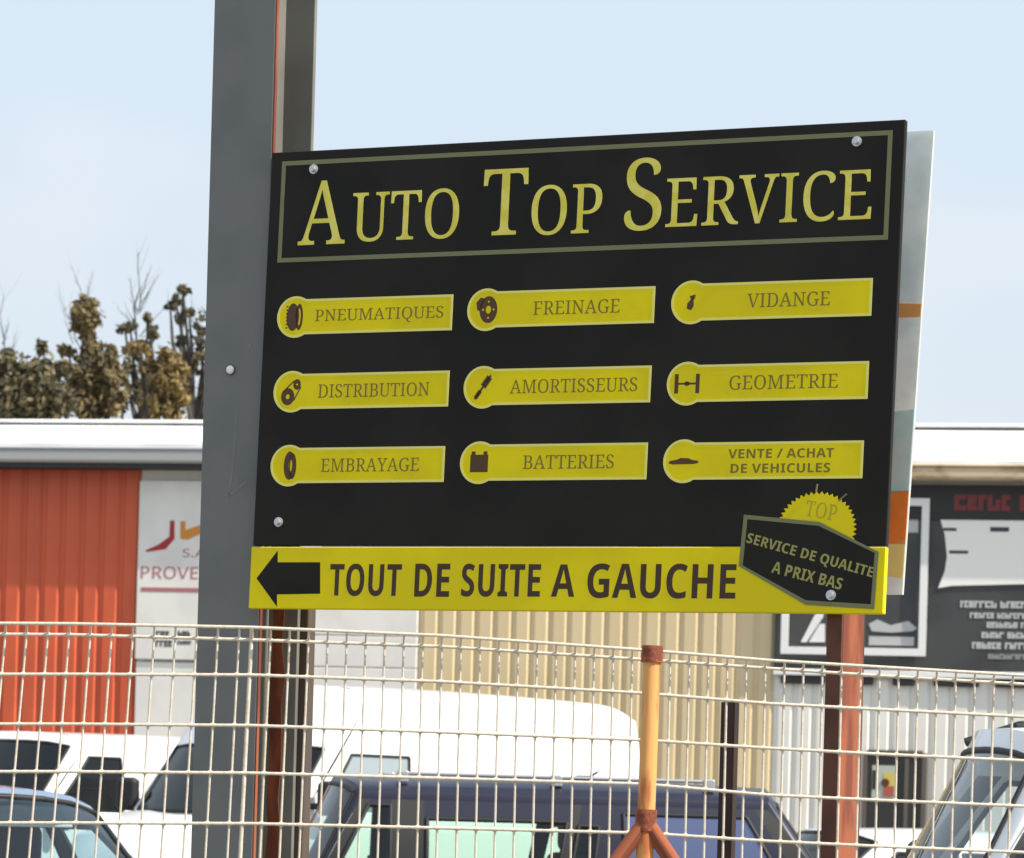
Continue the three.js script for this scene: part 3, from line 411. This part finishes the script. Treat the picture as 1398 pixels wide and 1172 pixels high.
// ------------------------------------------------------------------ the sign board and its posts
const TILT = -0.02987589, YAW = -0.44505482, RLL = -0.0072888, SW = 1.887, SH = 1.289;
const sign = thing('sign_board', 'black garage sign board with yellow service plates and a yellow arrow band', 'sign', [0.10627, 2.71098, -9.9]);
sign.rotation.set(TILT, YAW, RLL, 'YXZ'); sign.updateMatrixWorld(true);
const S = (px, py) => on(sign, px, py, 0);
{
  const hw = SW / 2, hh = SH / 2, split = S(600, 745)[1], xl = S(358, 470)[0];
  mesh('panel', box(hw - xl, hh - split, 0.02, (hw + xl) / 2, (hh + split) / 2, -0.0115, 0.003), M.signBlack, sign);
  const arrow = mesh('arrow_band', box(SW, split + hh - 0.004, 0.022, 0, (split - hh) / 2 - 0.002, -0.011, 0.003), M.signYellow, sign, 'yellow band with a black arrow');
  // title frame and title
  const f = [S(378, 361), S(1206, 325), S(1219, 176), S(383, 222)], x0 = f[0][0], x1 = f[2][0], y0 = (f[0][1] + f[1][1]) / 2, y1 = (f[2][1] + f[3][1]) / 2, t = 0.0125;
  mesh('title_frame', ext([[x0, y0], [x1, y0], [x1, y1], [x0, y1]], 0.0005, -0.0013, [[[x0 + t, y0 + t], [x1 - t, y0 + t], [x1 - t, y1 - t], [x0 + t, y1 - t]]]), M.olive, sign);
  const W = (s, font, ax, ay, bx, by, z = -0.0013, d = 0.0004) => { const a = S(ax, ay), b = S(bx, by); return words(s, font, a[0], a[1], b[0], b[1], z, d); };
  for (const [s, ax, ay, bx, by] of [['A', 406, 335, 474, 245], ['UTO', 479, 331, 628, 256], ['T', 657, 322, 722, 229], ['OP', 724, 322, 823, 249], ['S', 851, 316, 906, 214], ['ERVICE', 908, 311, 1192, 230]])
    mesh('title_lettering', W(s, serif, ax, ay, bx, by), M.letterPale, sign);
  // nine service plates
  const plates = [[403, 433, 617, 'PNEUMATIQUES', 430, 605], [664, 423, 893, 'FREINAGE', 728, 846], [944, 413, 1190, 'VIDANGE', 1020, 1133], [398, 535, 612, 'DISTRIBUTION', 434, 586], [659, 529, 888, 'AMORTISSEURS', 696, 870], [938, 524, 1185, 'GEOMETRIE', 996, 1144], [394, 636, 606, 'EMBRAYAGE', 438, 572], [654, 632, 883, 'BATTERIES', 714, 838], [933, 630, 1178, 'VENTE / ACHAT', 976, 1138]];
  plates.forEach(([cx, cy, rx, text, t0, t1], k) => {
    const c = S(cx, cy), e = S(rx, cy), R = 0.058, bh = 0.049, right = e[0];
    const shape = (g) => { const a0 = Math.asin((bh + g) / (R + g)), pts = [[right + g, c[1] - bh - g], [right + g, c[1] + bh + g]]; for (let i = 0; i <= 30; i++) { const a = lerp(a0, 2 * Math.PI - a0, i / 30); pts.push([c[0] + (R + g) * Math.cos(a), c[1] + (R + g) * Math.sin(a)]); } return pts; };
    const p = mesh('service_plate', ext(shape(0), 0.0008, -0.0013), M.signYellow, sign, 'yellow plate reading ' + text.toLowerCase());
    mesh('plate_edge', ext(shape(0.0005), 0.0011, -0.0013, [shape(-0.006)]), M.signPale, p);
    const z = -0.0004, L = (s, ya, yb, xa, xb, fnt = serif) => { const A = S(xa, cy), B = S(xb, cy); return words(s, fnt, A[0], c[1] + ya, B[0], c[1] + yb, z, 0.0003); };
    if (k === 8) mesh('plate_lettering', [L('VENTE / ACHAT', 0.006, 0.031, t0 + 18, t1, sansBold), L('DE VEHICULES', -0.033, -0.008, t0 + 22, t1 - 4, sansBold)], M.inkOlive, p);
    else mesh('plate_lettering', L(text, k ? -0.019 : -0.024, 0.019, t0, t1), M.inkOlive, p);
    const [x, y] = c, ic = (pts, holes) => ext(pts, 0.0003, z, holes), rot = (pts, a, s = 1) => pts.map(([u, v]) => [x + s * (u * Math.cos(a) - v * Math.sin(a)), y + s * (u * Math.sin(a) + v * Math.cos(a))]);
    const icons = [
      () => { const g = [ic(circle(x + 0.012, y, 0.012, 0.037), [circle(x + 0.012, y, 0.005, 0.024)]), ic(circle(x - 0.008, y, 0.02, 0.039))]; for (let i = -3; i <= 3; i++) g.push(ext(rot([[-0.03, i * 0.01 - 0.002], [-0.024, i * 0.01 - 0.002], [-0.024, i * 0.01 + 0.002], [-0.03, i * 0.01 + 0.002]], 0), 0.0003, z)); return g; },
      () => [ic(circle(x + 0.006, y, 0.027, 0.037), [circle(x + 0.006, y, 0.008, 0.011), circle(x + 0.006, y + 0.022, 0.003), circle(x + 0.006, y - 0.022, 0.003), circle(x - 0.01, y, 0.003), circle(x + 0.022, y, 0.003)]), ic(rot([[-0.032, 0.02], [-0.018, 0.034], [-0.006, 0.03], [-0.02, -0.004], [-0.028, 0.0]], 0))],
      () => [ic(rot([[0, 0.016], [0.010, -0.006], [0.007, -0.02], [-0.006, -0.02], [-0.010, -0.006]], -0.35)), ic(rot([[-0.002, 0.018], [0.016, 0.018], [0.010, 0.006], [0.0, 0.006]], 0.2))],
      () => [ic(circle(x - 0.012, y - 0.014, 0.021, 0.024), [circle(x - 0.012, y - 0.014, 0.006, 0.007)]), ic(circle(x + 0.016, y + 0.02, 0.012, 0.015), [circle(x + 0.016, y + 0.02, 0.003)]), ic(rot([[-0.03, 0.0], [0.006, 0.032], [0.009, 0.03], [-0.027, -0.002]], 0)), ic(rot([[0.006, -0.024], [0.027, 0.014], [0.03, 0.012], [0.009, -0.026]], 0))],
      () => { const g = [ic(rot([[-0.04, -0.003], [0.04, -0.003], [0.04, 0.003], [-0.04, 0.003]], 0.95)), ic(rot([[0.002, -0.009], [0.034, -0.009], [0.034, 0.009], [0.002, 0.009]], 0.95)), ic(rot([[-0.036, -0.006], [-0.012, -0.006], [-0.012, 0.006], [-0.036, 0.006]], 0.95))]; return g; },
      () => [ic(rot([[-0.036, -0.026], [-0.025, -0.026], [-0.025, 0.026], [-0.036, 0.026]], 0)), ic(rot([[0.025, -0.026], [0.036, -0.026], [0.036, 0.026], [0.025, 0.026]], 0)), ic(rot([[-0.026, -0.0025], [0.026, -0.0025], [0.026, 0.0025], [-0.026, 0.0025]], 0)), ic(circle(x, y, 0.008, 0.006))],
      () => [ic(circle(x + 0.002, y, 0.018, 0.04), [circle(x + 0.005, y, 0.006, 0.017)]), ic(circle(x + 0.012, y - 0.002, 0.012, 0.036), [circle(x + 0.012, y, 0.008, 0.028)])],
      () => [ic(rot([[-0.027, -0.026], [0.027, -0.026], [0.027, 0.022], [-0.027, 0.022]], 0)), ic(rot([[-0.024, 0.022], [-0.012, 0.022], [-0.012, 0.031], [-0.024, 0.031]], 0)), ic(rot([[0.012, 0.022], [0.024, 0.022], [0.024, 0.031], [0.012, 0.031]], 0))],
      () => [ic(rot([[-0.042, -0.006], [-0.04, 0.001], [-0.02, 0.004], [-0.008, 0.009], [0.014, 0.008], [0.026, 0.003], [0.042, 0.001], [0.043, -0.005], [0.03, -0.0075], [-0.03, -0.0085]], 0))],
    ];
    mesh('icon', icons[k](), M.inkIcon, p);
  });
  // arrow and its words on the band
  const A = (x, y) => { const q = S(x, y); return q; };
  mesh('arrow', ext([[350, 790], [379, 752], [379, 768], [437, 768], [437, 811], [378, 812], [378, 829]].map((q) => A(...q)), 0.0006, -0.0003), M.signBlack, arrow);
  for (const [s, ax, ay, bx, by] of [['TOUT', 449, 814, 549, 770], ['DE', 565, 815, 615, 770], ['SUITE', 629, 815, 739, 770], ['A', 752, 815, 786, 771], ['GAUCHE', 801, 817, 1006, 770]])
    mesh('band_lettering', W(s, sansBold, ax, ay, bx, by, -0.0003, 0.0005), M.inkBrown, arrow);
  // badge at the lower right corner
  const hex = [[1016, 703], [1119, 713], [1200, 754], [1194, 832], [1100, 826], [1009, 773]].map((q) => S(...q)), hc = hex.reduce((a, q) => [a[0] + q[0] / 6, a[1] + q[1] / 6], [0, 0]), sh = (k) => hex.map((q) => [hc[0] + (q[0] - hc[0]) * k, hc[1] + (q[1] - hc[1]) * (k - (1 - k) * 0.8)]);
  const badge = mesh('badge', ext(hex, 0.0018, -0.0005), M.signBlack, sign, 'dark six-sided badge with an olive rim');
  mesh('badge_rim', ext(hex, 0.0024, -0.0005, [sh(0.945)]), M.olive, badge);
  { const c = S(1115, 722), pts = [], N = 26; for (let i = 0; i <= N * 2; i++) { const a = lerp(-0.25, Math.PI + 0.15, i / (N * 2)) - 0.18, r = i % 2 ? 0.094 : 0.103; pts.push([c[0] + r * 1.08 * Math.cos(a), c[1] + r * 0.95 * Math.sin(a)]); }
    const gear = mesh('badge_gear', ext(pts, 0.001, -0.0012), M.signYellow, badge); gear.userData.label = 'yellow toothed half disc above the badge';
    const a = S(1098, 708), b = S(1142, 686), g = words('TOP', serif, -0.5 * (b[0] - a[0]), 0, 0.5 * (b[0] - a[0]), b[1] - a[1], 0, 0.0004); g.rotateZ(-0.16); g.translate((a[0] + b[0]) / 2, a[1], -0.0002); mesh('gear_lettering', g, plain([0.42, 0.34, 0.01], 0.6), gear);
    const s1 = S(1114, 672), s2 = S(1116, 661), s3 = S(1145, 684), s4 = S(1156, 675); mesh('gear_spark', [bar(V(s1[0], s1[1], -0.001), V(s2[0], s2[1], -0.001), 0.003), bar(V(s3[0], s3[1], -0.001), V(s4[0], s4[1], -0.001), 0.0025)], M.olive, gear); }
  const slanted = (s, ax, ay, bx, by, h, f) => { const a = S(ax, ay), b = S(bx, by), l = Math.hypot(b[0] - a[0], b[1] - a[1]), g = words(s, f, 0, 0, l, h, 0, 0.0004); g.rotateZ(Math.atan2(b[1] - a[1], b[0] - a[0])); g.translate(a[0], a[1], 0.0013); return g; };
  mesh('badge_lettering', [slanted('SERVICE DE QUALITE', 1018, 744, 1190, 792, 0.033, sansBold), slanted('A PRIX BAS', 1053, 782, 1148, 806, 0.031, sansBold)], plain([0.30, 0.28, 0.07], 0.55), badge);
  // bolts
  for (const [px, py] of [[428, 231], [1170, 193], [380, 713], [1135, 813]]) { const q = S(px, py), z = py > 800 ? 0.0014 : -0.0014; const wsh = new THREE.CylinderGeometry(0.0135, 0.0135, 0.003, 20); wsh.rotateX(Math.PI / 2); wsh.translate(q[0], q[1], z + 0.0015); const hd = new THREE.CylinderGeometry(0.0085, 0.0095, 0.009, 6); hd.rotateX(Math.PI / 2); hd.translate(q[0], q[1], z + 0.008); mesh('bolt', [wsh, hd], M.zinc, sign); }
}

// second board fixed behind the posts, its back towards us
{
  const b = thing('rear_board', 'pale weathered board mounted behind the black sign, orange and teal at its edge', 'sign', [0, 0, 0]);
  b.position.copy(sign.position).add(V(0, 0, -0.235).applyEuler(sign.rotation)); b.rotation.copy(sign.rotation); b.updateMatrixWorld(true);
  const B = (x, y) => on(b, x, y, 0.006), tr = B(1275, 178), br = B(1232, 812), x0 = -SW / 2 + 0.1;
  const s = (br[0] - tr[0]) / (br[1] - tr[1]), xe = (y) => tr[0] + (y - tr[1]) * s;
  mesh('panel', ext([[x0, br[1]], [br[0], br[1]], [tr[0], tr[1]], [x0, tr[1]]], 0.012, -0.006), translucent(surf({ c: [0.86, 0.88, 0.85], c2: [0.74, 0.78, 0.76], seed: 71, scale: [0.4, 0.5], cells: [5, 6] })), b);
  const band = (p0, p1, c, c2, seed, rag = 0.006) => { const ya = B(1250, p0)[1], yb = B(1250, p1)[1], pts = [], N = 14, r = rng(seed); const lift = B(1265, p0)[1] - B(1235, p0)[1]; for (let i = 0; i <= N; i++) { const x = lerp(x0 + 0.9, xe(ya) - 0.001, i / N); pts.push([x, ya + (r() - 0.5) * rag]); } for (let i = N; i >= 0; i--) { const x = lerp(x0 + 0.9, xe(yb) - 0.001, i / N); pts.push([x, yb + (r() - 0.5) * rag]); } mesh('colour_band', ext(pts, 0.0012, 0.0061), translucent(surf({ c, c2, seed, scale: [0.3, 0.3], cells: [5, 5], size: 128 })), b); };
  band(414, 433, [0.95, 0.55, 0.18], [0.92, 0.62, 0.30], 72);
  band(560, 668, [0.60, 0.84, 0.84], [0.76, 0.88, 0.86], 73, 0.03);
  band(670, 742, [0.95, 0.42, 0.08], [0.90, 0.36, 0.07], 74);
  band(745, 790, [0.95, 0.86, 0.40], [0.92, 0.88, 0.62], 75, 0.03);
}

// heavy H beam carrying the left side
const SN = V(0, 0, 1).applyEuler(new THREE.Euler(0, YAW, 0));
{
  const front = 0.03, c0 = S(300, 400), p = V(c0[0], c0[1], -front).applyMatrix4(sign.matrixWorld);
  const beam = thing('steel_beam', 'tall grey painted H beam with rusty flange edges left of the sign board', 'post', [p.x, 0, p.z], YAW);
  const L = on(beam, 285, 300)[0], Rr = on(beam, 374, 60)[0], w = Rr - L + 0.004, cx = (L + Rr) / 2, H = 6.6, d = 0.245;
  const tf = 0.015;
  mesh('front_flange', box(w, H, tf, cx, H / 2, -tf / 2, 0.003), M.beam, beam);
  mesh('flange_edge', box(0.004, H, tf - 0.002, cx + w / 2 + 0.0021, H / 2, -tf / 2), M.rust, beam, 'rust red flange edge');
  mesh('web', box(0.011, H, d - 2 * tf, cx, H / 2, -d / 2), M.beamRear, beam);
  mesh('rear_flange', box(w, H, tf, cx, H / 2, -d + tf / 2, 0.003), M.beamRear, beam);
  mesh('base_plate', box(w + 0.16, 0.03, d + 0.14, cx, 0.015, -d / 2, 0.004), M.beamRear, beam);
  // rust run on the rear flange under the board
  { const r = rng(9), pts = [], N = 22; for (let i = 0; i <= N; i++) pts.push([0.004 + (r() - 0.5) * 0.012, lerp(0.3, 2.25, i / N)]); for (let i = N; i >= 0; i--) pts.push([0.046 + (r() - 0.5) * 0.016, lerp(0.3, 2.25, i / N)]); const g = ext(pts, 0.002, 0); g.translate(cx + w / 2 - 0.088, 0, -d + tf + 0.0005); mesh('rust_patch', g, M.rust, beam, 'rust red patch'); }
  { const q = on(beam, 314, 505, 0.004), wsh = new THREE.CylinderGeometry(0.015, 0.015, 0.004, 18); wsh.rotateX(Math.PI / 2); wsh.translate(q[0], q[1], 0.002); const hd = new THREE.SphereGeometry(0.0125, 16, 8, 0, Math.PI * 2, 0, Math.PI / 2); hd.rotateX(Math.PI / 2); hd.scale(1, 1, 0.6); hd.translate(q[0], q[1], 0.004); mesh('bolt', [wsh], M.darkSteel, beam); mesh('bolt_cap', hd, M.printWhite, beam); }
  // scratches in the paint
  { const pts = (a) => a.map((q) => on(beam, q[0], q[1], 0.0002)); mesh('scratch', [ext(pts([[322, 560], [325, 560], [319, 640], [311, 690], [309, 690], [316, 640]]), 0.0006, 0), ext(pts([[305, 676], [318, 671], [336, 656], [337, 659], [319, 675], [306, 679]]), 0.0006, 0), ext(pts([[340, 470], [344, 470], [340, 478]]), 0.0006, 0)], M.beamRear, beam); }
  mesh('added_shade_strip', [box(0.05, 2.12, 0.045, cx + w / 2 - 0.0, 1.06, -d - 0.026, 0.006)], M.darkSteel, beam);  // no real duct: dark strip added for the shaded side below the board
}
// slimmer post under the right side
{
  const c0 = S(1160, 800), p = V(c0[0], c0[1], -0.03).applyMatrix4(sign.matrixWorld);
  const post = thing('steel_post', 'slim rust orange steel post under the right end of the sign board', 'post', [p.x, 0, p.z], YAW);
  const L = on(post, 1126, 960)[0], E = on(post, 1147, 960)[0], H = 2.8, w = E - L, d = 0.175;
  mesh('front_flange', box(w, H, 0.009, (L + E) / 2, H / 2, -0.0045, 0.002), M.rustShaded, post);  // shaded face painted in the darker rust
  mesh('web', box(0.008, H, d - 0.02, E - 0.004, H / 2, -d / 2), M.rust, post, 'rust orange web');
  mesh('rear_flange', box(w, H, 0.009, (L + E) / 2, H / 2, -d + 0.0045, 0.002), M.rustShaded, post);
  mesh('base_plate', box(w + 0.14, 0.02, d + 0.12, (L + E) / 2, 0.01, -d / 2, 0.003), M.rustDark, post);
}

// ------------------------------------------------------------------ welded wire fence
{
  const z0 = -8.0, yaw = THREE.MathUtils.degToRad(-6 + 10.2);
  const fence = thing('wire_fence', 'welded wire mesh fence with a folded top, standing before the vehicles', 'fence', [0, 0, z0], yaw);
  const kx = [-70, 100, 345, 600, 880, 1050, 1200, 1440], rowsY = [[851, 852, 857, 868, 888, 902, 911, 925], [866, 867, 874, 883, 901, 913, 923, 937], [921, 921, 922, 931, 947, 961, 969, 981], [989, 989, 991, 1000, 1011, 1022, 1030, 1041], [1054, 1054, 1056, 1063, 1071, 1086, 1093, 1103], [1124, 1124, 1125, 1131, 1138, 1149, 1156, 1166]];
  for (let k = 1; k < 20; k++) rowsY.push(rowsY[5].map((y) => y + 68 * k)); // the lower rows, out of the picture
  const yAt = (r, x) => { const Y = rowsY[r]; for (let i = 0; i + 1 < kx.length; i++) if (x <= kx[i + 1]) { const t = (x - kx[i]) / (kx[i + 1] - kx[i]); return lerp(Y[i], Y[i + 1], t); } return Y[Y.length - 1]; };
  const lean = (x) => x < 345 ? lerp(0.098, 0.05, clamp((x + 40) / 385, 0, 1)) : lerp(0.05, 0.02, clamp((x - 345) / 300, 0, 1));
  const P = (x, y, z) => { const q = on(fence, x, y, z); return V(q[0], q[1], z); };
  const ground = (v) => V(v.x, Math.max(v.y, 0.04), v.z);
  rowsY.forEach((Y, r) => {
    if (P(600, Y[3], 0).y < 0.05) return;
    const z = r === 0 ? 0.03 : r === 1 ? 0 : 0, rad = 0.0040, gs = [];
    for (let s = 0; s < 2; s++) { const xs = (s ? kx.slice(2) : kx.slice(0, 3)), g = []; for (let i = 0; i + 1 < xs.length; i++) for (let h = 0; h < 3; h++) { const a = lerp(xs[i], xs[i + 1], h / 3), b = lerp(xs[i], xs[i + 1], (h + 1) / 3); g.push(bar(P(a, yAt(r, a), z), P(b, yAt(r, b), z), rad)); } mesh('wire', g, M.wire, fence); }
  });
  const vert = (x, rad = 0.0028) => { const l = lean(x), at0 = (y) => x - (y - 867) * l, top = P(x + 1, yAt(0, x) - 12, 0.03), a = P(x + 0.6, yAt(0, x), 0.03), b = P(x, yAt(1, x), -0.004), foot = V(b.x + (P(at0(1160), 1160, 0).x - b.x) * 1.5, 0.06, -0.004), c = P(at0(1160), 1160, -0.004); const welds = [1, 2, 3, 4, 5].map((k) => { const xx = at0(yAt(k, x)), q = P(xx, yAt(k, xx), -0.002), g = new THREE.OctahedronGeometry(0.006, 1); g.scale(1.25, 1, 0.9); g.translate(q.x, q.y, q.z); return g; }); mesh('wire', [...welds, bar(a, b, rad), bar(b, c, rad), bar(c, V(c.x + (c.x - b.x) * (c.y - 0.06) / (b.y - c.y), 0.06, -0.004), rad)], M.wire, fence); };
  for (let x = 36 - 29 * 3; x < 335; x += 29) vert(x);
  vert(343, 0.005);
  for (let x = 369; x < 1440; x += 26) vert(x);
}
// ochre stake with a cap and two struts
{
  const d = 7.7, p = at(884, 1120, d), st = thing('fence_post', 'sunlit ochre iron stake with a cap and two rusty struts', 'post', [p.x, 0, p.z]);
  const top = on(st, 891, 884), q = on(st, 882, 1120), low = (y) => V(top[0] + (q[0] - top[0]) * (top[1] - y) / (top[1] - q[1]), y, 0);
  const T = V(top[0], top[1], 0);
  mesh('stake', [bar(low(0), T, 0.0195, 0.0185, 16)], M.ochre, st);
  mesh('cap', [bar(low(T.y - 0.032), V(T.x, T.y + 0.003, 0), 0.0235, 0.0225, 16)], M.rust, st);
  const jy = on(st, 882, 1122)[1], j = low(jy);
  mesh('collar', bar(low(jy - 0.02), low(jy + 0.025), 0.0225, 0.0225, 16), M.rust, st);
  for (const [s, zz] of [[-1, 0.25], [1, 0.25]]) mesh('strut', bar(j, V(j.x + s * 1.05, 0, zz), 0.017, 0.019, 10), M.rust, st);
}
// short dark angle-iron post
{
  const p = at(989, 1120, 8.9), st = thing('fence_post', 'short dark brown angle iron post right of the ochre stake', 'post', [p.x, 0, p.z], -0.35);
  const h = on(st, 993, 959)[1];
  mesh('angle_iron', [box(0.031, h, 0.005, 0, h / 2, 0.0, 0.001), box(0.005, h, 0.034, 0.0181, h / 2, -0.0145, 0.001)], M.rustDark, st);
}

renderer.render(scene, camera);
